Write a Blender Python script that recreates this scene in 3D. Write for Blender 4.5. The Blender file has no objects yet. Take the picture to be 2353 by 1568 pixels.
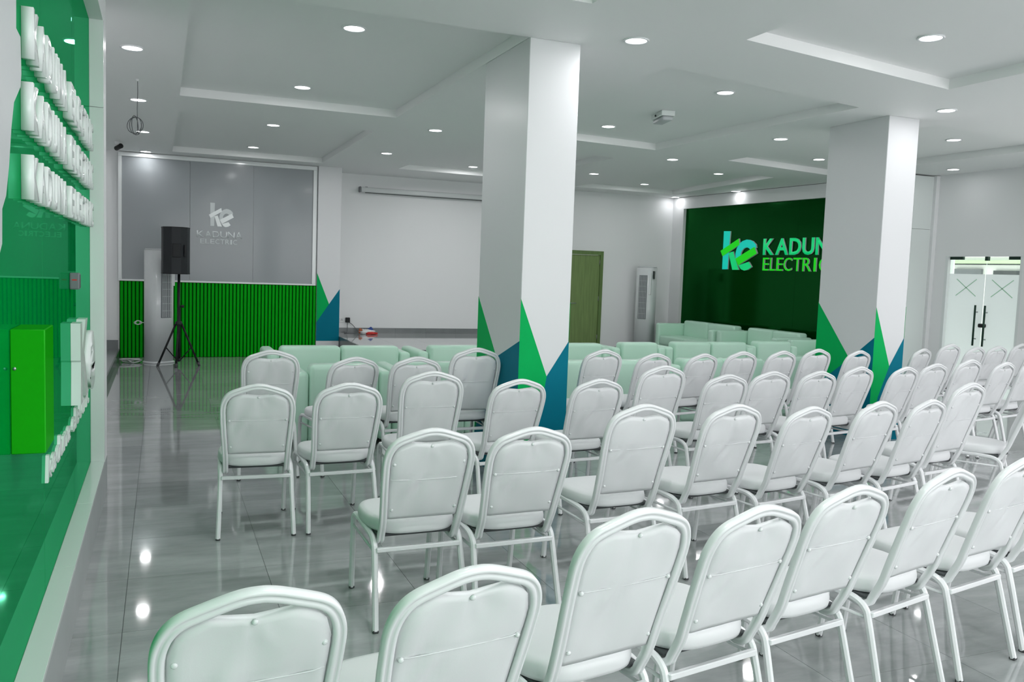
import bpy, bmesh, math, random
from mathutils import Vector, Matrix, geometry
from math import sin, cos, pi, radians

random.seed(7)
scene = bpy.context.scene
COL = scene.collection

# ------------------------------------------------------------------ camera
F_PX, PITCH, ROLL, YAW, CAM_H = 1974.06, 0.0807088, 0.0353588, 0.3889941, 1.60
fw = Vector((sin(YAW)*cos(PITCH), cos(YAW)*cos(PITCH), -sin(PITCH)))
rt = Vector((cos(YAW), -sin(YAW), 0.0))
up = rt.cross(fw)
r2 = rt*cos(ROLL) + up*sin(ROLL)
u2 = -rt*sin(ROLL) + up*cos(ROLL)
cam_data = bpy.data.cameras.new('camera')
cam_data.sensor_fit = 'HORIZONTAL'
cam_data.sensor_width = 36.0
cam_data.lens = F_PX*36.0/2353.0
cam_data.clip_start = 0.05
cam_data.clip_end = 200
cam = bpy.data.objects.new('camera', cam_data)
COL.objects.link(cam)
cam.matrix_world = Matrix(((r2.x, u2.x, -fw.x, 0), (r2.y, u2.y, -fw.y, 0),
                           (r2.z, u2.z, -fw.z, CAM_H), (0, 0, 0, 1)))
scene.camera = cam

# ------------------------------------------------------------------ colour management, world
vs = scene.view_settings
vs.view_transform = 'Standard'
vs.look = 'None'
vs.gamma = 1.0
vs.use_curve_mapping = False
vs.exposure = 0.26
WORLD_STRENGTH = 1.25
WINDOW_POWER = 168.0
SIDE_POWER = 15.0
LAMP_POWER = 6.0
ADDED_FRONT_LAMP = 1.15
world = bpy.data.worlds.new('world')
scene.world = world
world.use_nodes = True
bg = world.node_tree.nodes['Background']
bg.inputs[0].default_value = (0.985, 0.98, 1.0, 1)
bg.inputs[1].default_value = WORLD_STRENGTH

def area_light(name, loc, rot, sx, sy, power, color=(0.985, 0.98, 1.0)):
    d = bpy.data.lights.new(name, 'AREA')
    d.shape = 'RECTANGLE'; d.size = sx; d.size_y = sy; d.energy = power; d.color = color
    o = bpy.data.objects.new(name, d); COL.objects.link(o)
    o.location = loc; o.rotation_euler = rot
    return o
# daylight through the glazed front of the hall behind the camera, and the side windows to its right
area_light('daylight_front_windows', (5.2, -3.56, 2.08), (radians(90), 0, 0), 10.2, 2.2, WINDOW_POWER)
area_light('daylight_side_windows', (11.16, 2.4, 1.62), (radians(90), 0, radians(90)), 7.4, 2.5, SIDE_POWER)

sd = bpy.data.lights.new('sun', 'SUN'); sd.energy = 12.0; sd.angle = radians(3); sd.color = (1.0, 0.99, 0.97)
so_ = bpy.data.objects.new('sun', sd); COL.objects.link(so_)
so_.rotation_euler = Vector((0.42, 0.10, 0.90)).to_track_quat('Z', 'Y').to_euler()   # high, from the right side of the building

HC = 3.28       # underside of the ceiling
HU = 3.365      # underside of the recessed ceiling fields

# ------------------------------------------------------------------ helpers
def srgb(r, g, b):
    def f(c):
        c /= 255.0
        return c/12.92 if c <= 0.04045 else ((c+0.055)/1.055)**2.4
    return (f(r), f(g), f(b), 1.0)

def mat(name, col, rough=0.5, metal=0.0, coat=0.0, coat_rough=0.05, spec=0.5, emit=None, estr=0.0,
        noise=0.0, nscale=8.0, bump=0.0, bscale=60.0, trans=0.0, stretch=None, darker=0.6, ior=1.45, bdist=0.01):
    m = bpy.data.materials.new(name); m.use_nodes = True
    nt = m.node_tree; N = nt.nodes; L = nt.links
    b = N['Principled BSDF']
    b.inputs['Base Color'].default_value = col
    b.inputs['Roughness'].default_value = rough
    b.inputs['Metallic'].default_value = metal
    b.inputs['Coat Weight'].default_value = coat
    b.inputs['Coat Roughness'].default_value = coat_rough
    b.inputs['Specular IOR Level'].default_value = spec
    b.inputs['Transmission Weight'].default_value = trans
    b.inputs['IOR'].default_value = ior
    if emit:
        b.inputs['Emission Color'].default_value = emit
        b.inputs['Emission Strength'].default_value = estr
    if noise or bump:
        tc = N.new('ShaderNodeTexCoord'); mp = N.new('ShaderNodeMapping')
        L.new(tc.outputs['Object'], mp.inputs['Vector'])
        if stretch: mp.inputs['Scale'].default_value = stretch
    if noise:
        t = N.new('ShaderNodeTexNoise'); t.inputs['Scale'].default_value = nscale; t.inputs['Detail'].default_value = 5
        L.new(mp.outputs[0], t.inputs['Vector'])
        rp = N.new('ShaderNodeMapRange'); rp.inputs[1].default_value = 0.3; rp.inputs[2].default_value = 0.7
        L.new(t.outputs['Fac'], rp.inputs[0])
        mx = N.new('ShaderNodeMix'); mx.data_type = 'RGBA'
        mx.inputs[6].default_value = col
        mx.inputs[7].default_value = (col[0]*darker, col[1]*darker, col[2]*darker, 1)
        ml = N.new('ShaderNodeMath'); ml.operation = 'MULTIPLY'; ml.inputs[1].default_value = noise
        L.new(rp.outputs[0], ml.inputs[0]); L.new(ml.outputs[0], mx.inputs[0])
        L.new(mx.outputs[2], b.inputs['Base Color'])
    if bump:
        t2 = N.new('ShaderNodeTexNoise'); t2.inputs['Scale'].default_value = bscale; t2.inputs['Detail'].default_value = 3
        L.new(mp.outputs[0], t2.inputs['Vector'])
        bp = N.new('ShaderNodeBump'); bp.inputs['Strength'].default_value = bump; bp.inputs['Distance'].default_value = bdist
        L.new(t2.outputs['Fac'], bp.inputs['Height']); L.new(bp.outputs[0], b.inputs['Normal'])
    return m

M = {
 'wall': mat('painted_wall', srgb(234, 235, 236), 0.45, bump=0.03, bscale=180),
 'column': mat('painted_column', srgb(218, 219, 221), 0.35, coat=0.15, coat_rough=0.25),
 'ceiling': mat('painted_ceiling', srgb(240, 241, 241), 0.6, bump=0.02, bscale=120),
 'trim': mat('white_trim', srgb(228, 232, 232), 0.3, coat=0.4, coat_rough=0.1),
 'ledge': mat('white_composite_ledge', srgb(226, 232, 230), 0.25, coat=0.5, coat_rough=0.06),
 'plinth': mat('grey_plinth', srgb(172, 176, 177), 0.25, noise=0.3, nscale=5, darker=0.85),
 'tile': None, 'grout': mat('tile_grout', srgb(88, 96, 95), 0.8),
 'skirt': mat('skirting_tile', srgb(122, 127, 128), 0.2, noise=0.6, nscale=6, darker=0.75),
 'riser': mat('stage_riser', srgb(96, 102, 103), 0.25, noise=0.5, nscale=5, darker=0.75),
 'chair_vinyl': mat('white_vinyl', srgb(226, 227, 229), 0.42, noise=0.25, nscale=7, darker=0.93, bump=0.05, bscale=300, bdist=0.002),
 'chair_metal': mat('white_powder_coat', srgb(232, 233, 235), 0.3, coat=0.3, coat_rough=0.15),
 'stud': mat('white_stud', srgb(232, 234, 235), 0.2, coat=0.5),
 'rubber': mat('dark_rubber', srgb(70, 72, 74), 0.7),
 'mint': mat('mint_leather', srgb(196, 233, 213), 0.33, coat=0.2, coat_rough=0.2, noise=0.25, nscale=5, darker=0.9, bump=0.08, bscale=140, bdist=0.003),
 'sofa_foot': mat('dark_foot', srgb(50, 52, 52), 0.5),
 'green_gloss': mat('green_gloss_panel', srgb(0, 132, 58), 0.28, coat=1.0, coat_rough=0.02, noise=0.35, nscale=1.2, darker=0.7),
 'green_lime': mat('lime_gloss', srgb(40, 172, 28), 0.25, coat=0.8, coat_rough=0.06),
 'green_slat': mat('green_slat', (0.0, 0.40, 0.008, 1), 0.6, spec=0.08, noise=0.3, nscale=3, darker=0.85),
 'green_slat_back': mat('green_slat_backing', (0.0, 0.07, 0.002, 1), 0.7, spec=0.05),
 'green_dark': mat('dark_green_panel', srgb(0, 58, 16), 0.32, coat=0.3, coat_rough=0.15, noise=0.3, nscale=2, darker=0.8),
 'tri_green': mat('bright_green_paint', (0.0, 0.42, 0.10, 1), 0.5, spec=0.1),
 'tri_blue': mat('teal_blue_paint', (0.0, 0.17, 0.25, 1), 0.5, spec=0.1),
 'grey_panel': mat('grey_glass_panel', srgb(144, 150, 153), 0.35, coat=0.3, coat_rough=0.1),
 'grey_text': mat('pale_grey_letter', srgb(206, 212, 213), 0.4),
 'white_text': mat('bright_white_letter', srgb(238, 243, 243), 0.25),
 'letter_white': mat('white_acrylic_letter', srgb(232, 238, 236), 0.25, coat=0.4, coat_rough=0.08),
 'sheet': mat('pale_grey_patch', srgb(190, 194, 195), 0.4, noise=0.3, nscale=2.5, darker=0.92),
 'cyan': mat('lit_cyan_face', srgb(0, 190, 175), 0.35, emit=srgb(0, 196, 176), estr=0.45),
 'aqua_green': mat('lit_emerald_face', srgb(0, 200, 118), 0.35, emit=srgb(0, 205, 118), estr=0.45),
 'lime': mat('lit_lime_face', srgb(20, 200, 20), 0.35, emit=srgb(20, 205, 16), estr=0.45),
 'steel': mat('brushed_steel', srgb(170, 172, 174), 0.3, metal=0.9),
 'black': mat('black_plastic', srgb(10, 14, 18), 0.55, bump=0.1, bscale=400, bdist=0.001),
 'black_side': mat('charcoal_plastic', srgb(30, 34, 38), 0.55, bump=0.1, bscale=400, bdist=0.001),
 'ac': mat('white_ac_casing', srgb(214, 218, 219), 0.28, coat=0.4, coat_rough=0.1),
 'ac_grille': mat('grey_grille', srgb(122, 127, 130), 0.5),
 'ac_slat': mat('pale_louver', srgb(190, 194, 196), 0.4),
 'display': mat('dark_display', srgb(24, 34, 34), 0.15, coat=0.6),
 'wood': mat('greenish_oak', srgb(126, 150, 92), 0.4, noise=0.9, nscale=2.2, darker=0.72, stretch=(14, 14, 0.9)),
 'wood_frame': mat('oak_frame', srgb(106, 132, 78), 0.4, noise=0.8, nscale=2.2, darker=0.75, stretch=(14, 14, 0.9)),
 'screen_case': mat('screen_casing', srgb(206, 210, 210), 0.35),
 'dark_grey': mat('dark_grey', srgb(70, 74, 76), 0.5),
 'mid_grey': mat('mid_grey_plastic', srgb(112, 116, 120), 0.4),
 'red': mat('red_plastic', srgb(200, 44, 36), 0.45),
 'blue': mat('blue_plastic', srgb(30, 66, 140), 0.45),
 'orange': mat('orange_brown', srgb(170, 90, 50), 0.5),
 'white_plastic': mat('white_plastic', srgb(228, 230, 230), 0.35),
 'cable_grey': mat('grey_cable', srgb(86, 90, 92), 0.5),
 'cable_white': mat('white_cable', srgb(200, 205, 204), 0.4),
 'lamp': mat('lit_lamp', (1, 1, 1, 1), 0.5, emit=(0.97, 0.985, 1.0, 1), estr=9.0),
 'lamp_ring': mat('lamp_ring', srgb(232, 234, 236), 0.3),
 'door_metal': mat('dark_green_steel', srgb(30, 58, 46), 0.3, metal=0.4),
 'film_line': mat('green_film_line', srgb(170, 214, 186), 0.5),
 'paving': mat('pale_paving', srgb(220, 222, 218), 0.7, noise=0.4, nscale=3, darker=0.85),
 'outside_wall': mat('outside_white_wall', srgb(238, 240, 236), 0.6),
 'outside_green': mat('outside_pale_green', srgb(196, 222, 180), 0.6),
 'glazing_frame': mat('glazing_frame', srgb(120, 124, 126), 0.4, metal=0.5),
}

def tile_material():
    m = bpy.data.materials.new('polished_tile'); m.use_nodes = True
    nt = m.node_tree; N = nt.nodes; L = nt.links; b = N['Principled BSDF']
    ge = N.new('ShaderNodeNewGeometry'); mp = N.new('ShaderNodeMapping'); mp.inputs['Scale'].default_value = (0.9, 3.2, 1)
    L.new(ge.outputs['Position'], mp.inputs['Vector'])
    n1 = N.new('ShaderNodeTexNoise'); n1.inputs['Scale'].default_value = 1.6; n1.inputs['Detail'].default_value = 8
    n1.inputs['Roughness'].default_value = 0.65
    L.new(mp.outputs[0], n1.inputs['Vector'])
    oi = N.new('ShaderNodeObjectInfo')
    ad = N.new('ShaderNodeMath'); ad.operation = 'MULTIPLY_ADD'; ad.inputs[1].default_value = 0.22; ad.inputs[2].default_value = -0.11
    L.new(oi.outputs['Random'], ad.inputs[0])
    sm = N.new('ShaderNodeMath'); sm.operation = 'ADD'
    L.new(n1.outputs['Fac'], sm.inputs[0]); L.new(ad.outputs[0], sm.inputs[1])
    rp = N.new('ShaderNodeValToRGB')
    rp.color_ramp.elements[0].position = 0.32; rp.color_ramp.elements[0].color = srgb(142, 147, 147)
    rp.color_ramp.elements[1].position = 0.72; rp.color_ramp.elements[1].color = srgb(174, 178, 178)
    L.new(sm.outputs[0], rp.inputs[0]); L.new(rp.outputs[0], b.inputs['Base Color'])
    b.inputs['Roughness'].default_value = 0.055
    b.inputs['Specular IOR Level'].default_value = 0.6
    b.inputs['Coat Weight'].default_value = 0.35
    b.inputs['Coat Roughness'].default_value = 0.03
    return m
M['tile'] = tile_material()

def frosted_glass():
    m = bpy.data.materials.new('frosted_film_glass'); m.use_nodes = True
    nt = m.node_tree; N = nt.nodes; L = nt.links
    out = N['Material Output']; N.remove(N['Principled BSDF'])
    tr = N.new('ShaderNodeBsdfTranslucent'); tr.inputs[0].default_value = (0.95, 0.96, 0.98, 1)
    df = N.new('ShaderNodeBsdfDiffuse'); df.inputs[0].default_value = (0.9, 0.91, 0.93, 1)
    mx = N.new('ShaderNodeMixShader'); mx.inputs[0].default_value = 0.35
    L.new(tr.outputs[0], mx.inputs[1]); L.new(df.outputs[0], mx.inputs[2]); L.new(mx.outputs[0], out.inputs[0])
    return m
def clear_glass():
    m = bpy.data.materials.new('clear_glass'); m.use_nodes = True
    nt = m.node_tree; N = nt.nodes; L = nt.links
    out = N['Material Output']; N.remove(N['Principled BSDF'])
    tp = N.new('ShaderNodeBsdfTransparent'); tp.inputs[0].default_value = (0.93, 0.98, 0.95, 1)
    gl = N.new('ShaderNodeBsdfGlossy'); gl.inputs[1].default_value = 0.02
    fr = N.new('ShaderNodeFresnel'); fr.inputs[0].default_value = 1.45
    mx = N.new('ShaderNodeMixShader')
    L.new(fr.outputs[0], mx.inputs[0]); L.new(tp.outputs[0], mx.inputs[1]); L.new(gl.outputs[0], mx.inputs[2]); L.new(mx.outputs[0], out.inputs[0])
    return m
def tinted_gloss(name, diff, tint, f0, rough):
    m = bpy.data.materials.new(name); m.use_nodes = True
    nt = m.node_tree; N = nt.nodes; L = nt.links
    out = N['Material Output']; N.remove(N['Principled BSDF'])
    df = N.new('ShaderNodeBsdfDiffuse'); gl = N.new('ShaderNodeBsdfGlossy'); gl.inputs[0].default_value = tint; gl.inputs[1].default_value = rough
    tc = N.new('ShaderNodeTexCoord'); n1 = N.new('ShaderNodeTexNoise'); n1.inputs['Scale'].default_value = 1.3
    L.new(tc.outputs['Object'], n1.inputs['Vector'])
    mc = N.new('ShaderNodeMix'); mc.data_type = 'RGBA'; mc.inputs[6].default_value = diff; mc.inputs[7].default_value = tuple(c*0.75 for c in diff[:3])+(1,)
    L.new(n1.outputs['Fac'], mc.inputs[0]); L.new(mc.outputs[2], df.inputs[0])
    lw_ = N.new('ShaderNodeLayerWeight'); lw_.inputs[0].default_value = 0.5
    mr = N.new('ShaderNodeMapRange'); mr.inputs[1].default_value = 0.0; mr.inputs[2].default_value = 1.0; mr.inputs[3].default_value = f0; mr.inputs[4].default_value = f0+0.42
    L.new(lw_.outputs['Facing'], mr.inputs[0])
    mx = N.new('ShaderNodeMixShader'); L.new(mr.outputs[0], mx.inputs[0]); L.new(df.outputs[0], mx.inputs[1]); L.new(gl.outputs[0], mx.inputs[2]); L.new(mx.outputs[0], out.inputs[0])
    return m
M['green_gloss'] = tinted_gloss('green_gloss_panel', (0.0, 0.27, 0.06, 1), (0.16, 0.78, 0.46, 1), 0.04, 0.015)
M['green_lime'] = tinted_gloss('lime_gloss', (0.012, 0.42, 0.008, 1), (0.15, 0.6, 0.15, 1), 0.03, 0.1)
M['green_dark'] = tinted_gloss('dark_green_panel', (0.0, 0.028, 0.003, 1), (0.05, 0.4, 0.1, 1), 0.02, 0.12)
M['frost'] = frosted_glass(); M['glass'] = clear_glass()

# --- mesh building
def new_mesh(name, verts, faces, smooth=False):
    me = bpy.data.meshes.new(name); me.from_pydata([tuple(v) for v in verts], [], faces); me.update()
    if smooth: me.polygons.foreach_set('use_smooth', [True]*len(me.polygons))
    return me
def bm_mesh(name, bm, smooth=False, recalc=True):
    if recalc: bmesh.ops.recalc_face_normals(bm, faces=bm.faces[:])
    me = bpy.data.meshes.new(name); bm.to_mesh(me); bm.free()
    if smooth: me.polygons.foreach_set('use_smooth', [True]*len(me.polygons))
    return me
def add_box(bm, lo, hi, bev=0.0, seg=2, mtx=None):
    r = bmesh.ops.create_cube(bm, size=1.0); vs_ = r['verts']
    c = [(lo[i]+hi[i])/2 for i in range(3)]; s = [hi[i]-lo[i] for i in range(3)]
    for v in vs_: v.co = Vector((c[0]+v.co.x*s[0], c[1]+v.co.y*s[1], c[2]+v.co.z*s[2]))
    if bev:
        es = list({e for v in vs_ for e in v.link_edges})
        g = bmesh.ops.bevel(bm, geom=es, offset=bev, segments=seg, profile=0.5, affect='EDGES')
        vs_ = list({v for f in g['faces'] for v in f.verts} | {v for v in vs_ if v.is_valid})
    if mtx:
        for v in vs_: v.co = mtx @ v.co
def box_mesh(name, lo, hi, bev=0.0, seg=2, smooth=False):
    bm = bmesh.new(); add_box(bm, lo, hi, bev, seg); return bm_mesh(name, bm, smooth)
def add_prism(bm, poly, fn, a, b):
    """poly: 2D points; fn(p, t) -> 3D, t in {a, b}"""
    va = [bm.verts.new(fn(p, a)) for p in poly]; vb = [bm.verts.new(fn(p, b)) for p in poly]
    n = len(poly)
    fa = bm.faces.new(va); fb = bm.faces.new(list(reversed(vb)))
    for i in range(n): bm.faces.new((va[i], vb[i], vb[(i+1) % n], va[(i+1) % n]))
def prism_mesh(name, poly, fn, a, b):
    bm = bmesh.new(); add_prism(bm, poly, fn, a, b); bm.normal_update()
    bmesh.ops.triangulate(bm, faces=[f for f in bm.faces if len(f.verts) > 4])
    return bm_mesh(name, bm)
def sweep(bm, path, prof, n0=None, closed=False):
    """sweep profile (u,v) along a path; parallel-transported frame; n0 = direction of v at the start"""
    P = [Vector(p) for p in path]; n = len(P)
    T = []
    for i in range(n):
        if closed: t = P[(i+1) % n]-P[i-1]
        else: t = P[min(i+1, n-1)]-P[max(i-1, 0)]
        T.append(t.normalized())
    N0 = Vector(n0) if n0 else (Vector((0, 0, 1)) if abs(T[0].z) < 0.9 else Vector((1, 0, 0)))
    N0 = (N0-T[0]*N0.dot(T[0])).normalized()
    rings = []; Nn = N0
    for i in range(n):
        if i:
            ax = T[i-1].cross(T[i])
            if ax.length > 1e-7:
                Nn = Matrix.Rotation(T[i-1].angle(T[i]), 3, ax.normalized()) @ Nn
            Nn = (Nn-T[i]*Nn.dot(T[i])).normalized()
        U = T[i].cross(Nn)
        rings.append([bm.verts.new(P[i]+U*u+Nn*v) for u, v in prof])
    m = len(prof)
    for i in range(n if closed else n-1):
        a, b = rings[i], rings[(i+1) % n]
        for j in range(m): bm.faces.new((a[j], a[(j+1) % m], b[(j+1) % m], b[j]))
    if not closed:
        bm.faces.new(list(reversed(rings[0]))); bm.faces.new(rings[-1])
def circle(r, n=8): return [(r*cos(2*pi*i/n), r*sin(2*pi*i/n)) for i in range(n)]
def tube_mesh(name, path, r, n=8, closed=False, prof=None, n0=None, smooth=True):
    bm = bmesh.new(); sweep(bm, path, prof or circle(r, n), n0, closed); return bm_mesh(name, bm, smooth)
def lathe_mesh(name, prof, n=24, smooth=True, sx=1.0, sy=1.0):
    """prof: (r,z) list from bottom to top; caps closed at both ends"""
    bm = bmesh.new(); rings = []
    for r, z in prof: rings.append([bm.verts.new((r*sx*cos(2*pi*i/n), r*sy*sin(2*pi*i/n), z)) for i in range(n)])
    for a, b in zip(rings, rings[1:]):
        for i in range(n): bm.faces.new((a[i], a[(i+1) % n], b[(i+1) % n], b[i]))
    bm.faces.new(list(reversed(rings[0]))); bm.faces.new(rings[-1])
    return bm_mesh(name, bm, smooth)
def smooth_path(pts, per=5):
    P = [Vector(p) for p in pts]; out = []
    for i in range(len(P)-1):
        p0, p1, p2, p3 = P[max(i-1, 0)], P[i], P[i+1], P[min(i+2, len(P)-1)]
        for k in range(per):
            t = k/per
            out.append(0.5*((2*p1)+(p2-p0)*t+(2*p0-5*p1+4*p2-p3)*t*t+(3*p1-p0-3*p2+p3)*t**3))
    out.append(P[-1]); return out

def obj(name, me, m=None, parent=None, loc=(0, 0, 0), rot=(0, 0, 0), label=None):
    o = bpy.data.objects.new(name, me); COL.objects.link(o)
    o.location = loc; o.rotation_euler = rot
    if m is not None and me is not None and not me.materials: me.materials.append(M[m] if isinstance(m, str) else m)
    if parent: o.parent = parent
    if label: o['label'] = label
    return o
def empty(name, loc=(0, 0, 0), rz=0.0):
    o = bpy.data.objects.new(name, None); COL.objects.link(o); o.location = loc; o.rotation_euler = (0, 0, rz)
    o.empty_display_size = 0.1
    return o
def tag(o, label, cat, group=None):
    o['label'] = label; o['category'] = cat
    if group: o['group'] = group
    return o
def struct(name, me, m, parent=None, label=None):
    o = obj(name, me, m, parent)
    if not parent: o['kind'] = 'structure'
    if label: o['label'] = label
    return o
def copy_tree(o, parent=None):
    c = o.copy(); COL.objects.link(c); c.parent = parent
    for ch in o.children: copy_tree(ch, c)
    return c
def glyph(ch, size, depth, bold=0.0, xscale=1.0, shear=0.0):
    cu = bpy.data.curves.new('glyph', 'FONT'); cu.body = ch; cu.size = size; cu.extrude = depth/2
    cu.offset = bold; cu.resolution_u = 3; cu.shear = shear
    ob = bpy.data.objects.new('glyph', cu); COL.objects.link(ob)
    dg = bpy.context.evaluated_depsgraph_get()
    me = bpy.data.meshes.new_from_object(ob.evaluated_get(dg))
    bpy.data.objects.remove(ob); bpy.data.curves.remove(cu)
    for v in me.vertices: v.co.x *= xscale
    return me

# ================================================================== SETTING
X0, X1, Y0, Y1 = -0.63, 11.0, -3.6, 15.85
# ---- floor and its tiles
floor = struct('floor', box_mesh('floor', (X0-0.02, Y0, -0.12), (X1+0.1, 16.0, -0.003)), 'grout')
PITCH_T, JX, JY, GAP = 0.6645, 0.5125, 5.24, 0.0022
def px(p):
    d = Vector(p)-Vector((0, 0, CAM_H)); z = d.dot(fw)
    if z < 0.2: return None
    return (1176.5+F_PX*d.dot(r2)/z, 784-F_PX*d.dot(u2)/z)
cand = []
for i in range(-3, 18):
    for j in range(-19, 18):
        xa, ya = JX+i*PITCH_T+GAP/2, JY+j*PITCH_T+GAP/2
        xb, yb = xa+PITCH_T-GAP, ya+PITCH_T-GAP
        xa, xb, ya, yb = max(xa, X0), min(xb, X1), max(ya, Y0), min(yb, Y1+0.1)
        if xb-xa < 0.03 or yb-ya < 0.03: continue
        c = px(((xa+xb)/2, (ya+yb)/2, 0))
        vis = 0.0
        if c and -160 < c[0] < 2500 and -50 < c[1] < 1800:
            vis = 1.0/((xa+xb)**2/4+(ya+yb)**2/4)
        cand.append((vis, xa, xb, ya, yb))
cand.sort(reverse=True)
TM = {}
def tile_me(w, d):
    k = (round(w, 3), round(d, 3))
    if k not in TM:
        me = box_mesh('tile', (-w/2, -d/2, -0.006), (w/2, d/2, 0.0)); me.materials.append(M['tile']); TM[k] = me
    return TM[k]
rest = bmesh.new()
for n, (vis, xa, xb, ya, yb) in enumerate(cand):
    if n < 300 and vis > 0:
        obj('tile', tile_me(xb-xa, yb-ya), None, floor, ((xa+xb)/2, (ya+yb)/2, 0))
    else:
        add_box(rest, (xa, ya, -0.006), (xb, yb, 0))
o = obj('tile_field', bm_mesh('tile_field', rest), 'tile', floor); o['kind'] = 'stuff'

# ---- ceiling with recessed fields
COVES = {   # (near-left, near-right, far-right, far-left)
 'front left':   [(0.17, 1.35), (2.46, 1.35), (2.48, 4.93), (0.17, 4.88)],
 'middle left':  [(0.17, 5.80), (2.44, 5.83), (2.44, 9.63), (0.17, 9.63)],
 'far left':     [(0.17, 10.66), (2.45, 10.75), (2.46, 14.58), (0.155, 14.62)],
 'front centre': [(3.78, 1.5), (6.2, 1.7), (6.22, 5.55), (3.80, 5.13)],
 'middle centre': [(3.78, 6.09), (6.17, 6.52), (6.09, 10.06), (3.78, 9.80)],
 'far centre':   [(3.74, 11.0), (6.03, 11.1), (5.95, 14.62), (3.74, 14.52)],
 'middle right': [(7.50, 6.80), (9.75, 7.15), (9.72, 10.79), (7.45, 10.33)],
 'far right':    [(7.40, 11.3), (9.25, 11.55), (9.63, 15.17), (7.40, 15.13)],
 'front right':  [(7.50, 2.2), (9.85, 2.5), (9.85, 6.0), (7.50, 5.75)],
}
outer = [Vector((-1.4, Y0-0.2, 0)), Vector((11.3, Y0-0.2, 0)), Vector((11.3, 16.1, 0)), Vector((-1.4, 16.1, 0))]
loops = [outer]+[[Vector((x, y, 0)) for x, y in reversed(c)] for c in COVES.values()]
tris = geometry.tessellate_polygon(loops)
flat = [v for l in loops for v in l]
ceiling = struct('ceiling', new_mesh('ceiling', [(v.x, v.y, HC) for v in flat], [tuple(t) for t in tris]), 'ceiling')
for nm, c in COVES.items():
    bm = bmesh.new()
    lo = [bm.verts.new((x, y, HC)) for x, y in c]; hi = [bm.verts.new((x, y, HU)) for x, y in c]
    for i in range(4): bm.faces.new((lo[i], lo[(i+1) % 4], hi[(i+1) % 4], hi[i]))
    bm.faces.new(hi)
    obj('ceiling_recess', bm_mesh('ceiling_recess', bm), 'ceiling', ceiling)
struct('ceiling_slab', box_mesh('ceiling_slab', (-1.5, Y0-0.3, 3.40), (11.5, 16.2, 3.5)), 'ceiling', ceiling)

# ---- outer walls
def wall_with_openings(name, axis, pos, thick, a0, a1, z0, z1, openings, m='wall'):
    """vertical wall along an axis ('x' or 'y'); openings: (a0, a1, z0, z1)"""
    bm = bmesh.new()
    cuts = sorted({a0, a1, *[v for o_ in openings for v in o_[:2]]})
    for s, e in zip(cuts, cuts[1:]):
        spans = [(z0, z1)]
        for oa, ob, za, zb in openings:
            if oa <= s+1e-6 and ob >= e-1e-6:
                ns = []
                for p, q in spans:
                    if za > p: ns.append((p, min(q, za)))
                    if zb < q: ns.append((max(p, zb), q))
                spans = ns
        for p, q in spans:
            if q-p < 1e-4: continue
            if axis == 'y': add_box(bm, (pos, s, p), (pos+thick, e, q))
            else: add_box(bm, (s, pos, p), (e, pos+thick, q))
    return struct(name, bm_mesh(name, bm), m)
front_op = [(0.2+i*2.05, 2.05+i*2.05, 0.95, 3.2) for i in range(5)]
wall_with_openings('wall_front', 'x', Y0-0.2, 0.2, -0.6, 11.2, -0.1, HC, front_op)
side_op = [(-1.2+i*1.9, 0.5+i*1.9, 0.35, 2.95) for i in range(4)]
DOOR_A, DOOR_B, DOOR_Z = 8.33, 9.60, 2.065
wall_with_openings('wall_right', 'y', 10.95, 0.2, Y0, 10.2, -0.1, HC, side_op+[(DOOR_A, DOOR_B, -0.1, DOOR_Z)])
def glazing(n, axis, pos, op):
    bm = bmesh.new(); a, b, z0, z1 = op; t = 0.05
    for (s, e, p, q) in ((a, a+t, z0, z1), (b-t, b, z0, z1), (a+t, b-t, z0, z0+t), (a+t, b-t, z1-t, z1), (a+t, b-t, 2.2, 2.24)):
        add_box(bm, *(((s, pos, p), (e, pos+0.06, q)) if axis == 'x' else ((pos, s, p), (pos+0.06, e, q))))
    o = struct('window_%d' % n, bm_mesh('window', bm), 'glazing_frame')
    return o
k = 1
for op in front_op: glazing(k, 'x', Y0-0.13, op); k += 1
for op in side_op: glazing(k, 'y', 11.02, op); k += 1

# ---- left wall: niche with a green gloss panel
XF, XP, SILL, TOPN, JAMB = -0.345, -0.425, 0.263, 3.09, 6.15
bm = bmesh.new()
add_box(bm, (-0.62, Y0, TOPN), (XF, 6.45, HC))             # band above the niche
add_box(bm, (-0.62, Y0, -0.1), (XF-0.012, 6.45, SILL-0.02))  # base under the niche
add_box(bm, (-0.62, JAMB+0.02, SILL-0.02), (XF, 6.45, TOPN))  # pier beyond the niche
add_box(bm, (-0.62, Y0, SILL-0.02), (XP-0.02, JAMB+0.02, TOPN))
wall_left = struct('wall_left', bm_mesh('wall_left', bm), 'wall')
obj('jamb_board', box_mesh('jamb_board', (XP, JAMB, SILL), (XF+0.002, JAMB+0.02, 2.545), 0.001), 'ledge', wall_left)
obj('jamb_board', box_mesh('jamb_board', (XP, JAMB, 2.549), (XF+0.002, JAMB+0.02, TOPN), 0.001), 'ledge', wall_left)
for a, b in ((Y0, 0.9), (0.9, 2.55), (2.55, 4.05), (4.05, 5.1), (5.1, JAMB+0.02)):
    obj('sill_board', box_mesh('sill_board', (XP, a+0.0015, SILL-0.02), (XF+0.002, b-0.0015, SILL), 0.001), 'ledge', wall_left)
for a, b in ((Y0, 1.6), (1.6, 6.45)):
    obj('plinth_board', box_mesh('plinth_board', (XF-0.012, a, 0.0), (XF+0.001, b-0.002, SILL-0.02)), 'plinth', wall_left)
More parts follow.
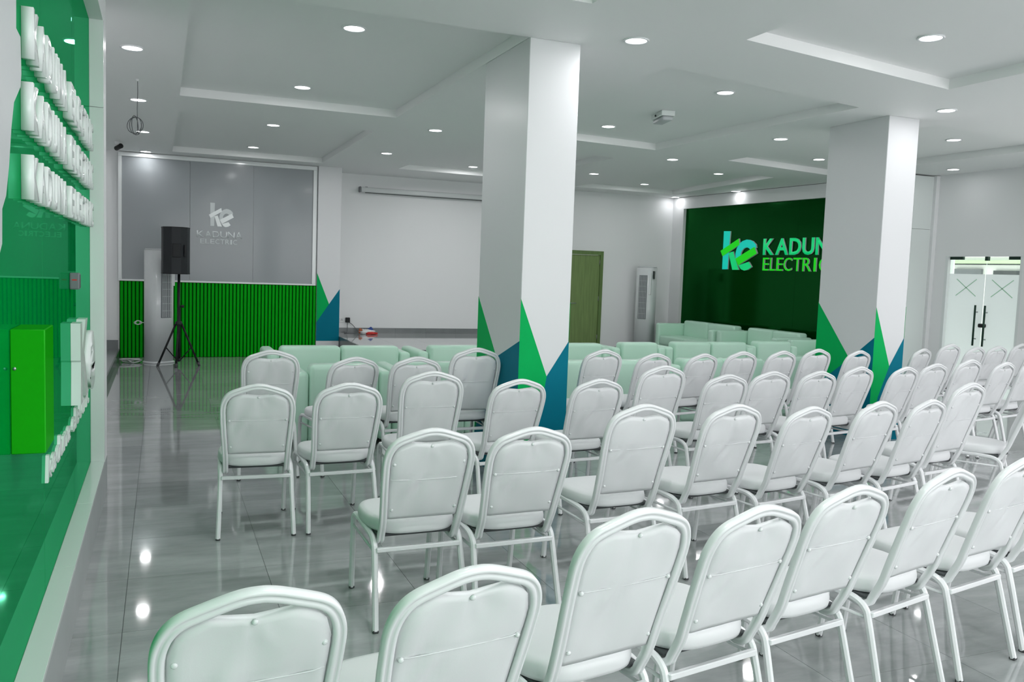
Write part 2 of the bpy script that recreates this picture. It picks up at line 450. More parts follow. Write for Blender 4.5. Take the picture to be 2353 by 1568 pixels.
for a, b in ((Y0, 1.25), (1.25, 2.5), (2.5, 3.76), (3.76, 5.0), (5.0, JAMB)):
    obj('gloss_panel', box_mesh('gloss_panel', (XP-0.02, a+0.0012, SILL), (XP, b-0.0012, TOPN), 0.0008), 'green_gloss', wall_left,
        label='glossy green composite panel')
wall_with_openings('wall_corridor', 'y', -1.35, 0.1, 6.45, 16.0, -0.1, HC, [])
# raised walkway with a dark riser along the left, beyond the pier
step = struct('floor_walkway', box_mesh('floor_walkway', (-1.3, 6.46, 0.0), (X0, 15.1, 0.14)), 'skirt')
obj('riser', box_mesh('riser', (X0, 6.46, 0.0), (X0+0.012, 15.1, 0.135)), 'riser', step)

# ---- far wall, left bay (grey panel over green slats), pillar, stage wall, door wall
YS = 15.12
bm = bmesh.new(); add_box(bm, (-1.4, YS, -0.1), (2.5, YS+0.2, HC)); wall_far = struct('wall_far_left', bm_mesh('wall_far', bm), 'wall')
obj('skirting', box_mesh('skirting', (-1.29, YS-0.015, 0.14), (-0.64, YS, 0.28)), 'skirt', wall_far)
DX0, DX1 = 7.62, 8.47
wall_stage = wall_with_openings('wall_far', 'x', 15.85, 0.15, 2.5, 11.2, -0.1, HC, [(DX0, DX1, -0.1, 2.08)])
for i in range(6):
    a = 2.9+i*0.6
    obj('skirting_tile', box_mesh('skirting_tile', (a+0.001, 15.838, 0.36), (min(a+0.599, 6.4), 15.85, 0.455)), 'skirt', wall_stage)
for a, b in ((6.45, 7.55), (8.55, 10.08)):
    obj('skirting', box_mesh('skirting', (a, 15.838, 0), (b, 15.85, 0.1)), 'skirt', wall_stage)
struct('wall_stage_return', box_mesh('wall_stage_return', (2.5, 15.32, -0.1), (2.7, 15.85, HC)), 'wall')

# the stage
stage = struct('floor_stage', box_mesh('floor_stage', (2.89, 12.6, 0.0), (6.4, 15.84, 0.35)), 'riser')
for i in range(6):
    for j in range(5):
        xa, ya = 2.885+i*0.6, 12.6+j*0.66
        xb, yb = min(xa+0.598, 6.4), min(ya+0.658, 15.838)
        if xb-xa > 0.02 and yb-ya > 0.02:
            obj('tile', box_mesh('stage_tile', (xa, ya, 0.35), (xb, yb, 0.36)), 'tile', stage)

# baseboard under the slats etc. -> slat panel is a thing of the wall
back = obj('slat_backing', box_mesh('slat_backing', (-0.62, YS-0.012, 0.0), (2.49, YS, 1.235)), 'green_slat_back', wall_far)
npitch = 54; w = 3.10/npitch
sl = box_mesh('slat', (-w*0.36, -0.028, 0.002), (w*0.36, 0, 1.23), 0.006, 1); sl.materials.append(M['green_slat'])
for i in range(npitch):
    obj('slat', sl, None, wall_far, (-0.615+w*(i+0.5), YS-0.012, 0))

# the framed grey panel
gp = empty('panel_frame', (0, 0, 0))
tag(gp, 'large grey panel in white frame above green slats, with pale lettering', 'panel')
G0, G1, GZ0, GZ1 = -0.585, 2.405, 1.262, 3.205
for (lo, hi) in (((-0.64, YS-0.05, 1.235), (2.47, YS, GZ0)), ((-0.64, YS-0.05, GZ1), (2.47, YS, 3.27)),
                 ((-0.64, YS-0.05, GZ0), (G0, YS, GZ1)), ((G1, YS-0.05, GZ0), (2.47, YS, GZ1))):
    obj('frame_bar', box_mesh('frame_bar', lo, hi, 0.004, 1), 'trim', gp)
for a, b in ((G0, 0.43), (0.43, 1.425), (1.425, G1)):
    obj('panel_sheet', box_mesh('panel_sheet', (a+0.002, YS-0.025, GZ0), (b-0.002, YS, GZ1)), 'grey_panel', gp)

# pillar with painted triangles
def painted(name, pts, m, parent, fn):
    return obj(name, prism_mesh(name, pts, fn, 0.0, 0.0015), m, parent)
PX0, PX1, PY = 2.488, 2.885, 15.05
pil = struct('wall_pillar', box_mesh('wall_pillar', (PX0, PY, 0.0), (PX1, 15.85, HC)), 'column')
ff = lambda p, t: Vector((p[0], PY-t, p[1]))
painted('green_triangle', [(PX0, 1.46), (2.703, 0.923), (PX0, 0.60)], 'tri_green', pil, ff)
painted('blue_triangle', [(PX0, 0.60), (2.703, 0.923), (PX1, 1.19), (PX1, 0.28), (PX0, 0.28)], 'tri_blue', pil, ff)
obj('skirting', box_mesh('skirting', (PX0, PY-0.012, 0), (PX1, PY, 0.14)), 'skirt', pil)

# free-standing columns
def column(name, x0, x1, y0, y1, front, side):
    c = struct(name, box_mesh(name, (x0, y0, 0), (x1, y1, HC), 0.004, 1), 'column')
    fa = lambda p, t: Vector((p[0], y0-t, p[1])); fb = lambda p, t: Vector((x0-t, p[0], p[1]))
    fc = lambda p, t: Vector((x1+t, p[0], p[1])); fd = lambda p, t: Vector((p[0], y1+t, p[1]))
    g, mx, mz, gl, bt, bl = front
    painted('green_triangle', [(x0, g), (mx, mz), (bl[0], bl[1]), (x0, 0.0)], 'tri_green', c, fa)
    painted('blue_triangle', [(bl[0], bl[1]), (mx, mz), (x1, bt), (x1, 0.0), (x0, 0.0)], 'tri_blue', c, fa)
    g, my, mz, bt, byb = side
    painted('green_triangle', [(y1, g), (my, mz), (y1, byb)], 'tri_green', c, fb)
    painted('blue_triangle', [(y1, byb), (my, mz), (y0, bt), (y0, 0.0), (y1, 0.0)], 'tri_blue', c, fb)
    painted('green_triangle', [(y0, g), ((y0+y1)/2, mz), (y0, 0.3)], 'tri_green', c, fc)
    painted('blue_triangle', [(y0, 0.3), ((y0+y1)/2, mz), (y1, bt), (y1, 0.0), (y0, 0.0)], 'tri_blue', c, fc)
    return c
column('wall_column_near', 2.445, 2.848, 5.82, 6.73, (1.405, 2.675, 0.825, 0, 1.09, (2.615, 0.43)), (1.385, 6.28, 0.925, 1.09, 0.25))
column('wall_column_far', 6.70, 7.10, 6.66, 7.49, (1.37, 6.925, 0.767, 0, 1.06, (6.80, 0.45)), (1.382, 6.98, 0.81, 1.06, 0.45))

# ---- right side: boxed-out wall with the sign panel
WA = Vector((10.1, 15.85, 0)); WB = Vector((10.52, 9.85, 0)); we = (WB-WA).normalized(); wn = Vector((we.y, -we.x, 0)); WL = (WB-WA).length
if wn.x > 0: wn = -wn
def wp(s, z, off=0.0): return WA+we*s+wn*off+Vector((0, 0, z))
def wbox(name, s0, s1, z0, z1, o0, o1, m, parent=None):
    bm = bmesh.new()
    add_prism(bm, [(s0, z0), (s1, z0), (s1, z1), (s0, z1)], lambda p, t: wp(p[0], p[1], t), o0, o1)
    me = bm_mesh(name, bm)
    return obj(name, me, m, parent)
S0, S1, SZ0, SZ1 = 0.37, 5.2, 0.10, 3.035
wr = wbox('wall_sign', 0.0, S0, 0, HC, -0.3, 0.0, 'wall'); wr['kind'] = 'structure'
wbox('wall_segment', S0, S1, SZ1, HC, -0.3, 0.0, 'wall', wr)
wbox('wall_segment', S1, 5.75, 0, HC, -0.3, 0.0, 'wall', wr)
wbox('wall_segment', S0, S1, 0, SZ0, -0.3, 0.0, 'wall', wr)
for a, b in ((S0, 1.98), (1.98, 3.59), (3.59, S1)):
    wbox('sign_backing', a+0.001, b-0.001, SZ0, SZ1, -0.12, -0.07, 'green_dark', wr)
wbox('shadow_gap', 0.02, 5.75, HC-0.008, HC-0.001, 0.0, 0.002, 'dark_grey', wr)
for (z0, z1) in ((0, 2.46), (2.464, HC-0.02)):
    bm = bmesh.new(); add_box(bm, (10.50, 9.85, z0), (10.90, 10.15, z1)); obj('cladding_board', bm_mesh('cladding_board', bm), 'ledge', wr)
bm = bmesh.new(); add_box(bm, (10.88, 9.80, 0), (10.97, 9.87, HC-0.01)); obj('cladding_trim', bm_mesh('cladding_trim', bm), 'wall', wr)

# ================================================================== SIGNS
def sign_letters(parent, text, place, size_h, widths, depth, m, bold=0.0, side=None):
    """place(u, v, t): u along reading direction, v up, t proud of the wall. widths: list of (u0,u1) per glyph"""
    for ch, uv in zip(text, widths):
        if ch == ' ' or uv is None: continue
        me = glyph(ch, 1.0, 0.0, bold)
        xs = [v.co.x for v in me.vertices]; ys = [v.co.y for v in me.vertices]
        x0, x1, y0, y1 = min(xs), max(xs), min(ys), max(ys)
        u0, u1, v0, v1 = uv
        bm = bmesh.new(); bm.from_mesh(me)
        r = bmesh.ops.extrude_face_region(bm, geom=bm.faces[:])
        top = {g for g in r['geom'] if isinstance(g, bmesh.types.BMVert)}
        for v in bm.verts:
            u = u0+(v.co.x-x0)/(x1-x0)*(u1-u0); w_ = v0+(v.co.y-y0)/(y1-y0)*(v1-v0)
            v.co = place(u, w_, depth if v in top else 0.0)
        bpy.data.meshes.remove(me)
        me2 = bm_mesh('letter', bm); me2.materials.append(M[m])
        if side:
            me2.materials.append(M[side])
            nn = (place(0.0, 0.0, 1.0)-place(0.0, 0.0, 0.0)).normalized()
            for p_ in me2.polygons:
                if abs(p_.normal.dot(nn)) < 0.5: p_.material_index = 1
        obj('letter', me2, None, parent)
def row(u0, u1, v0, v1, text, gap=0.12, narrow='I'):
    """equal cells with a relative gap; I is narrower"""
    ws = [0.45 if c in narrow else (0.6 if c == ' ' else 1.0) for c in text]
    tot = sum(ws)+gap*(len(text)-1); s = (u1-u0)/tot; out = []; u = u0
    for c, w_ in zip(text, ws):
        out.append((u, u+w_*s, v0, v1)); u += (w_+gap)*s
    return out

LOGO = {
 'stem': ([(1.628, 2.539), (1.822, 2.534), (1.798, 1.793), (1.635, 1.79)], 'cyan'),
 'kick': ([(1.805, 2.11), (1.938, 2.14), (2.124, 1.787), (1.938, 1.784)], 'aqua_green'),
 'loop': ([(2.584, 2.204), (2.564, 2.271), (2.475, 2.331), (2.387, 2.356), (2.301, 2.363), (2.188, 2.335), (2.104, 2.287), (2.037, 2.199), (2.009, 2.1), (2.024, 2.0), (2.168, 2.045), (2.163, 2.109), (2.202, 2.168), (2.257, 2.202), (2.328, 2.214), (2.387, 2.196), (2.429, 2.161)], 'cyan'),
 'tail': ([(2.116, 1.871), (2.195, 1.892), (2.394, 1.942), (2.487, 1.845), (2.378, 1.79), (2.278, 1.774), (2.189, 1.798)], 'aqua_green'),
 'band': ([(1.57, 2.152), (2.088, 2.386), (2.117, 2.267), (1.641, 2.045)], 'lime'),
 'bar': ([(2.024, 2.0), (2.54, 2.223), (2.613, 2.098), (2.152, 1.891), (2.116, 1.871)], 'lime'),
}
sg = empty('logo_sign', wp(3.0, 1.78, -0.07)); inv = Matrix.Translation(-sg.location)
tag(sg, 'illuminated cyan and green company sign on the dark green wall', 'sign')
pl = lambda u, v, t: inv @ wp(u, v, -0.069+t)
for i, (nm, (pts, m)) in enumerate(LOGO.items()):
    d = 0.024+0.003*i
    me_ = prism_mesh('logo_'+nm, pts, lambda p, t: pl(p[0], p[1], t), 0.0, d); me_.materials.append(M[m]); me_.materials.append(M['grey_text'])
    for p_ in me_.polygons:
        if abs(p_.normal.dot(wn)) < 0.5: p_.material_index = 1
    obj('logo_'+nm, me_, None, sg)
kw = [(2.765, 3.045), (3.085, 3.405), (3.433, 3.715), (3.745, 4.02), (4.055, 4.345), (4.375, 4.68)]
sign_letters(sg, 'KADUNA', pl, 0.3, [(a, b, 2.07, 2.37) for a, b in kw], 0.034, 'aqua_green', 0.026, 'grey_text')
ew = [(2.775, 2.93), (2.965, 3.1), (3.13, 3.29), (3.31, 3.51), (3.545, 3.74), (3.77, 3.97), (4.03, 4.085), (4.15, 4.36)]
sign_letters(sg, 'ELECTRIC', pl, 0.24, [(a, b, 1.783, 2.02) for a, b in ew], 0.03, 'lime', 0.0, 'grey_text')

# etched lettering on the grey panel
pg = lambda u, v, t: Vector((u, YS-0.0252-t, v))
sign_letters(gp, 'KADUNA', pg, .11, row(0.535, 1.25, 1.985, 2.092, 'KADUNA', 0.08), 0.004, 'grey_text', 0.012)
sign_letters(gp, 'ELECTRIC', pg, .08, row(0.59, 1.168, 1.882, 1.96, 'ELECTRIC', 0.22), 0.004, 'grey_text', 0.0)
for i, (nm, (pts, m)) in enumerate(LOGO.items()):
    q = [(0.72+(a-1.57)/1.04*0.39, 2.165+(b-1.774)/0.765*0.39) for a, b in pts]
    obj('logo_'+nm, prism_mesh('logo_'+nm, q, lambda p, t: pg(p[0], p[1], t), 0.0, 0.003+0.001*i), 'white_text' if nm in ('kick', 'tail', 'bar', 'band') else 'grey_text', gp)

# left gloss wall: three rows of raised letters, logo blocks, script line
lw = empty('raised_lettering', (XP, 4.5, 2.1)); tag(lw, 'three rows of raised white letters on the glossy green wall', 'sign')
pw = lambda u, v, t: Vector((t+0.0005, u-4.5, v-2.1))
for (za, zb, ya, yb) in ((2.24, 2.405, 3.27, 5.95), (2.005, 2.16, 3.245, 5.95), (1.78, 1.925, 3.235, 5.95)):
    txt = 'KADUNA ELECTRIC'
    sign_letters(lw, txt, pw, .17, row(ya, yb, za, zb, txt, 0.3), 0.036, 'letter_white', 0.02)
sc = empty('script_lettering', (XP, 4.6, 0.78)); tag(sc, 'slanting line of small white script letters low on the green wall', 'sign')
ps = lambda u, v, t: Vector((t, u-4.6+0.25*(v-0.78), v-0.78))
sign_letters(sc, 'kaduna electric', ps, .1, [(a, b, 0.70, 0.70+(0.105 if c in 'kdltci' else 0.075)) for (a, b, _, _), c in zip(row(3.80, 5.9, 0.7, 0.8, 'kaduna electric', 0.12, 'il'), 'kaduna electric')], 0.012, 'letter_white', 0.0)
gb = obj('logo_block', box_mesh('logo_block', (0, 0, 0), (0.095, 0.22, 0.385), 0.003, 1), 'green_lime', None, (XP, 2.97, 0.987))
tag(gb, 'lime green block standing proud of the green wall at left edge', 'sign block')
obj('screw_cap', lathe_mesh('screw_cap', [(0.0055, 0), (0.005, 0.002)], 10), 'steel', gb, (0.012, 0.0, 0.265), (radians(90), 0, 0))
wk = empty('logo_letters', (XP, 4.85, 0.84)); tag(wk, 'thick white logo letters on the green wall below the grey reader', 'sign')
kpoly = [(0.0, 0.42), (0.12, 0.42), (0.12, 0.28), (0.33, 0.42), (0.47, 0.42), (0.24, 0.25), (0.5, 0.0), (0.34, 0.0), (0.12, 0.2), (0.12, 0.0), (0.0, 0.0), (0.012, 0.11), (0.02, 0.22), (0.006, 0.23)]
obj('letter', prism_mesh('letter', kpoly, lambda p, t: Vector((t, p[0], p[1])), 0.0005, 0.045), 'letter_white', wk)
sign_letters(wk, 'e', lambda u, v, t: Vector((t+0.0005, u, v)), .3, [(0.52, 0.95, -0.02, 0.33)], 0.05, 'letter_white', 0.03)
sheet = [(2.3, 2.6), (2.9, 2.9), (3.135, 2.9), (3.149, 2.43), (3.14, 2.302), (3.229, 2.296), (3.24, 2.182), (3.218, 2.136), (3.08, 2.065), (3.023, 1.978), (2.974, 1.863), (2.913, 1.769), (2.843, 1.727), (2.835, 1.628), (2.79, 1.597), (2.3, 1.5)]
o = obj('added_grey_patch', prism_mesh('added_grey_patch', sheet, lambda p, t: Vector((t, p[0]-2.8, p[1]-2.1)), 0.0005, 0.004), 'sheet', None, (XP, 2.8, 2.1))  # thin sheet added to stand for an unidentified grey patch of the panel
tag(o, 'unidentified pale grey patch with wavy edge, added on the green wall, upper left corner', 'wall patch')
rd = empty('access_reader', (XP, 4.83, 1.433)); tag(rd, 'small grey card reader with red mark on the green wall', 'card reader')
obj('casing', box_mesh('casing', (0, -0.02, 0), (0.045, 0.045, 0.083), 0.006, 2), 'mid_grey', rd)
obj('red_mark', box_mesh('red_mark', (0.012, -0.0212, 0.045), (0.034, -0.0198, 0.051)), 'red', rd)
obj('face_plate', box_mesh('face_plate', (0.0448, -0.012, 0.008), (0.0465, 0.038, 0.075)), 'dark_grey', rd)

# ================================================================== CEILING FITTINGS
ring_me = None
def downlight(x, y, z, label, spot=True, power=None):
    global ring_me
    o = empty('downlight', (x, y, z)); tag(o, label, 'ceiling light', 'recessed ceiling downlights')
    if ring_me is None:
        prof = [(0.074, 0.0), (0.092, 0.0), (0.094, -0.006), (0.088, -0.011), (0.076, -0.009), (0.074, -0.003)]
        n = 28; bm = bmesh.new()
        R = [[bm.verts.new((r*cos(2*pi*i/n), r*sin(2*pi*i/n), h)) for i in range(n)] for r, h in prof]
        for a in range(len(prof)):
            A_, B_ = R[a], R[(a+1) % len(prof)]
            for i in range(n): bm.faces.new((A_[i], A_[(i+1) % n], B_[(i+1) % n], B_[i]))
        ring_me = [bm_mesh('ring', bm, True), lathe_mesh('lens', [(0.076, -0.006), (0.074, -0.001)], 28, False)]
    obj('ring', ring_me[0], 'lamp_ring', o)
    obj('lens', ring_me[1], 'lamp', o)
    d = bpy.data.lights.new('downlight_beam', 'AREA'); d.shape = 'DISK'; d.size = 0.145
    d.energy = power or LAMP_POWER; d.color = (0.985, 0.975, 0.99)
    l = bpy.data.objects.new('downlight_beam', d); COL.objects.link(l); l.parent = o; l.location = (0, 0, -0.014)
    return o
LAMPS = [
 (-0.22, 7.69, HC, 'nearest downlight in the ceiling strip along the left wall'),
 (-0.23, 10.13, HC, 'downlight behind the hanging cable in the left ceiling strip'),
 (-0.23, 12.59, HC, 'third downlight of the left ceiling strip, before the security camera'),
 (-0.23, 14.88, HC, 'downlight of the left ceiling strip washing the grey panel'),
 (1.324, 6.54, HU, 'near downlight in the middle left ceiling recess'),
 (1.302, 8.934, HU, 'far downlight in the middle left ceiling recess'),
 (1.323, 11.545, HU, 'near downlight in the far left ceiling recess'),
 (1.302, 13.921, HU, 'far downlight in the far left ceiling recess'),
 (3.14, 5.52, HC, 'downlight in the ceiling strip right of the near column head'),
 (3.08, 10.2, HC, 'downlight left of the near column in the ceiling strip, nearer one'),
 (3.08, 12.66, HC, 'downlight in the ceiling strip above the stage edge, farther one'),
 (4.931, 14.064, HU, 'downlight in the recess above the projector screen'),
 (4.946, 6.956, HU, 'downlight above the emergency light in the middle centre recess'),
 (4.922, 9.224, HU, 'downlight below the emergency light in the middle centre recess'),
 (6.79, 8.4, HC, 'nearest downlight of the strip left of the far column'),
 (6.76, 10.69, HC, 'middle downlight of the strip leading to the wooden door'),
 (6.69, 12.97, HC, 'farthest downlight of the strip leading to the wooden door'),
 (8.674, 12.27, HU, 'near downlight in the recess before the dark green wall'),
 (8.587, 14.524, HU, 'far downlight in the recess before the dark green wall'),
 (5.065, 4.705, HU, 'large downlight in the front recess at the upper right'),
 (6.93, 6.19, HC, 'downlight in the strip right of the far column head'),
 (8.805, 7.728, HU, 'downlight in the recess right of the far column'),
 (10.48, 9.17, HC, 'downlight above the glass doors'),
 (8.75, 9.96, HU, 'downlight just left of the far column in the middle right recess'),
 (9.98, 15.6, HC, 'downlight in the corner beside the dark green wall'),
 (10.13, 13.75, HC, 'downlight washing the top of the dark green wall'),
]
for (x, y, z, lb) in LAMPS:
    downlight(x, y, z, lb, power=LAMP_POWER*(0.08 if 'glass doors' in lb else 0.12 if 'dark green wall' in lb and z == HC else 0.35 if 'grey panel' in lb else 0.55 if 'left ceiling strip' in lb or 'left wall' in lb else 2.3 if ('stage' in lb or 'projector' in lb) else 0.5 if ('right of the far column' in lb or 'middle right' in lb) else 1.0))
# unseen downlights above and behind the camera, added to brighten the chair backs
ORD_ = ['first', 'second', 'third', 'fourth', 'fifth', 'sixth', 'seventh']
for i, yy in enumerate((4.3, 1.9, -0.6, -2.6)):
    for j, (xx, zz) in enumerate(((-0.2, HC), (1.31, HC if yy < 0 else HU), (3.1, HC), (5.0, HC if yy < 0 else HU), (6.9, HC), (8.8, HC if yy < 0 else HU), (10.3, HC))):
        if j == 0 or (yy > 4 and j in (2, 3)): continue
        downlight(xx, yy+(0.9 if j in (2, 4) else 0)-(0.7 if j == 0 else 0), zz, 'added unseen ceiling downlight over the hall front, %s row, %s from the left' % (ORD_[i], ORD_[j-1]), power=LAMP_POWER*ADDED_FRONT_LAMP*(0.4 if j == 6 else 3.0 if (i, j) == (1, 1) else 1.6 if j == 1 else 1.0))

em = empty('emergency_light', (5.02, 8.17, HU), radians(-12)); tag(em, 'boxy emergency light fixed to the middle centre ceiling recess', 'emergency light')
obj('housing', box_mesh('housing', (-0.075, -0.17, -0.055), (0.075, 0.17, 0.0), 0.006, 2), 'ledge', em)
obj('diffuser', box_mesh('diffuser', (-0.06, -0.16, -0.1), (0.06, 0.16, -0.055), 0.018, 3, True), 'ac_slat', em)
obj('indicator', lathe_mesh('indicator', [(0.012, 0), (0.012, 0.008), (0.006, 0.012)], 10), 'dark_grey', em, (-0.075, 0.02, -0.03), (0, radians(-90), 0))

cc = empty('security_camera', (-0.60, 13.9, HC)); tag(cc, 'small black security camera under the ceiling above the walkway', 'camera')
obj('bracket', box_mesh('bracket', (-0.03, -0.03, -0.05), (0.03, 0.03, 0), 0.008, 2), 'white_plastic', cc)
obj('body', lathe_mesh('body', [(0.03, -0.07), (0.034, -0.06), (0.034, 0.06), (0.036, 0.075), (0.015, 0.078)], 16), 'black', cc, (0.02, -0.02, -0.085), (radians(78), 0, radians(30)))

# hanging cable
hc = empty('hanging_cable', (-0.212, 9.0, HC)); tag(hc, 'thin grey cable hanging in a loose coil from the ceiling', 'cable')
pts = [(0, 0, 0), (0.002, 0, -0.12), (-0.003, 0.01, -0.28)]
for i in range(60):
    a = i/60*2*pi*3.3+0.4; q_ = 0.75+0.25*sin(i*0.13+1); pts.append((-0.02+0.062*sin(a)*q_+0.012*sin(i*.21), 0.02*cos(a*0.7), -0.43-0.085*cos(a)*(1.35-q_*.5)))
obj('wire', tube_mesh('wire', smooth_path(pts, 3), 0.0035, 6), 'cable_grey', hc)
obj('ceiling_cap', lathe_mesh('ceiling_cap', [(0.012, -0.02), (0.018, 0.0)], 10), 'white_plastic', hc)

# projector screen case on the stage wall
sc_ = empty('projector_screen', (3.37, 15.77, 3.0)); tag(sc_, 'rolled projector screen in a long white case on the stage wall', 'projector screen')
obj('case', box_mesh('case', (0.0, -0.045, -0.05), (3.0, 0.045, 0.045), 0.02, 3, True), 'screen_case', sc_)
obj('slot', box_mesh('slot', (0.08, -0.03, -0.062), (2.95, 0.0, -0.05)), 'dark_grey', sc_)
obj('end_cap', box_mesh('end_cap', (-0.03, -0.05, -0.055), (0.0, 0.05, 0.05), 0.008, 2), 'mid_grey', sc_)
for x in (0.1, 2.9): obj('bracket', box_mesh('bracket', (x, 0.045, -0.03), (x+0.04, 0.08, 0.06)), 'mid_grey', sc_)
o = obj('wall_bracket', box_mesh('wall_bracket', (-0.008, -0.02, -0.07), (0.008, 0.0, 0.07)), 'mid_grey', None, (2.99, 15.85, 3.0)); tag(o, 'narrow grey bracket on the stage wall beside the screen case', 'bracket')
o = obj('wall_switch', box_mesh('wall_switch', (-0.012, -0.012, -0.04), (0.012, 0.0, 0.04), 0.002, 1), 'mid_grey', None, (2.96, 15.85, 1.42)); tag(o, 'small grey switch on the stage wall right of the pillar', 'switch')

# sockets, plug, lead and plastic bag on the stage
so = empty('wall_socket', (3.085, 15.85, 0.595)); tag(so, 'white double wall socket beside the pillar above the stage', 'socket')
obj('plate', box_mesh('plate', (-0.045, -0.01, -0.045), (0.045, 0, 0.045), 0.004, 1), 'white_plastic', so)
for dx, dz in ((-0.012, 0.0), (0.012, 0.0), (0, 0.018)): obj('pin_hole', box_mesh('pin_hole', (dx-0.004, -0.011, dz-0.008), (dx+0.004, -0.0095, dz+0.008)), 'dark_grey', so)
pgo = empty('power_plug', (3.19, 15.85, 0.60)); tag(pgo, 'black power plug in the wall with leads to the stage', 'plug')
obj('plug_body', box_mesh('plug_body', (-0.04, -0.055, -0.045), (0.04, 0, 0.045), 0.008, 2), 'black', pgo)
obj('lead', tube_mesh('lead', smooth_path([(0.02, -0.045, -0.04), (0.09, -0.06, -0.09), (0.17, -0.09, -0.19), (0.21, -0.12, -0.231)], 5), 0.006, 6), 'cable_grey', pgo)
obj('lead', tube_mesh('lead', smooth_path([(-0.01, -0.045, -0.04), (-0.01, -0.06, -0.15), (-0.03, -0.1, -0.228), (-0.08, -0.15, -0.232), (0.05, -0.2, -0.232), (0.12, -0.17, -0.232)], 5), 0.005, 6), 'cable_grey', pgo)
def crumple(name, rx, ry, rz, seed, m, parent, loc):
    rnd = random.Random(seed); bm = bmesh.new(); bmesh.ops.create_icosphere(bm, subdivisions=3, radius=1.0)
    ph = [rnd.uniform(0, 6) for _ in range(6)]
    for v in bm.verts:
        k_ = 1+0.16*sin(5*v.co.x+ph[0])*sin(6*v.co.y+ph[1])+0.12*sin(9*v.co.z+ph[2]+3*v.co.x)+rnd.uniform(-.05, .05)
        v.co = Vector((v.co.x*rx*k_, v.co.y*ry*k_, max(v.co.z, -0.55)*rz*k_))
    lo_ = min(v.co.z for v in bm.verts)
    for v in bm.verts: v.co.z -= lo_
    return obj(name, bm_mesh(name, bm, True), m, parent, loc)
bag = empty('plastic_bag', (3.50, 15.58, 0.36)); tag(bag, 'crumpled white, red and blue plastic bag lying on the stage', 'bag')
crumple('bag_body', 0.15, 0.1, 0.055, 3, 'white_plastic', bag, (0, 0, 0))
crumple('red_flap', 0.11, 0.06, 0.03, 4, 'red', bag, (0.07, -0.09, 0))
crumple('blue_flap', 0.06, 0.05, 0.06, 5, 'blue', bag, (0.07, 0.05, 0.02))
crumple('brown_corner', 0.035, 0.04, 0.06, 6, 'orange', bag, (-0.12, 0.0, 0.01))

# ================================================================== DOORS
dr = empty('door_1', (DX1, 15.85, 0)); dr['kind'] = 'structure'
bm = bmesh.new()
add_box(bm, (DX0-DX1, -0.02, 0), (DX0-DX1+0.07, 0.1, 2.08)); add_box(bm, (-0.07, -0.02, 0), (0, 0.1, 2.08)); add_box(bm, (DX0-DX1+0.07, -0.02, 2.0), (-0.07, 0.1, 2.08))
obj('door_frame', bm_mesh('door_frame', bm), 'wood_frame', dr)
obj('door_leaf', box_mesh('door_leaf', (DX0-DX1+0.072, 0.005, 0.008), (-0.072, 0.05, 1.997), 0.002, 1), 'wood', dr)
for z in (0.25, 1.05, 1.8): obj('hinge', lathe_mesh('hinge', [(0.008, 0), (0.008, 0.1)], 8), 'steel', dr, (-0.074, -0.004, z))
h = obj('door_handle', tube_mesh('door_handle', [(0, 0, 0), (0, -0.05, 0), (0.01, -0.055, 0), (0.11, -0.055, 0)], 0.009, 8), 'steel', dr, (DX0-DX1+0.13, 0.005, 1.0))

dg_ = empty('door_2', (10.97, 8.9, 0)); dg_['kind'] = 'structure'
def dbox(name, y0, y1, z0, z1, x0, x1, m, par=dg_, bev=0.0):
    return obj(name, box_mesh(name, (x0, y0-8.9, z0), (x1, y1-8.9, z1), bev, 1), m, par)
dbox('side_frame', DOOR_B-0.05, DOOR_B, 0, DOOR_Z, -0.02, 0.10, 'trim')
dbox('side_frame', DOOR_A, DOOR_A+0.04, 0, DOOR_Z, -0.02, 0.10, 'trim')
dbox('head_frame', DOOR_A+0.04, DOOR_B-0.05, DOOR_Z-0.012, DOOR_Z, -0.02, 0.10, 'trim')
MID = 8.935; FZ = 1.80
for (a, b, hy) in ((MID+0.004, DOOR_B-0.055, MID+0.085), (DOOR_A+0.045, MID-0.004, MID-0.075)):
    lf = dbox('glass_leaf', a, b, 0.01, DOOR_Z-0.02, 0.03, 0.04, 'glass')
    dbox('frosted_film', a+0.002, b-0.002, 0.012, FZ, 0.0275, 0.0295, 'frost', lf)
    cy, cz = (a+b)/2-8.9, 1.60
    for sgn in (-1, 1):
        bm = bmesh.new(); add_box(bm, (-0.0005, -0.21, -0.006), (0.0005, 0.21, 0.006))
        ln = obj('film_line', bm_mesh('film_line', bm), 'film_line', lf, (0.0268, cy, cz), (radians(sgn*36), 0, 0))
    hd = obj('pull_handle', tube_mesh('pull_handle', [(0, 0, 0.76), (0, 0, 1.35)], 0.014, 12), 'door_metal', lf, (-0.025, hy-8.9, 0))
    for z in (0.86, 1.25): obj('handle_post', tube_mesh('handle_post', [(0, 0, 0), (0.055, 0, 0)], 0.01, 10), 'steel', hd, (0, 0, z))
    yy = b-0.02 if b > MID+0.1 else a+0.02
    dbox('patch_fitting', min(b, yy+0.0)-0.2 if b > MID+0.1 else a, b if b > MID+0.1 else a+0.2, DOOR_Z-0.055, DOOR_Z-0.012, 0.015, 0.055, 'door_metal', lf)
dbox('lock', MID-0.07, MID+0.05, 1.03, 1.085, 0.0, 0.06, 'black', dg_, 0.012)
dbox('head_patch', MID-0.03, MID+0.015, DOOR_Z-0.07, DOOR_Z-0.012, 0.01, 0.06, 'door_metal')
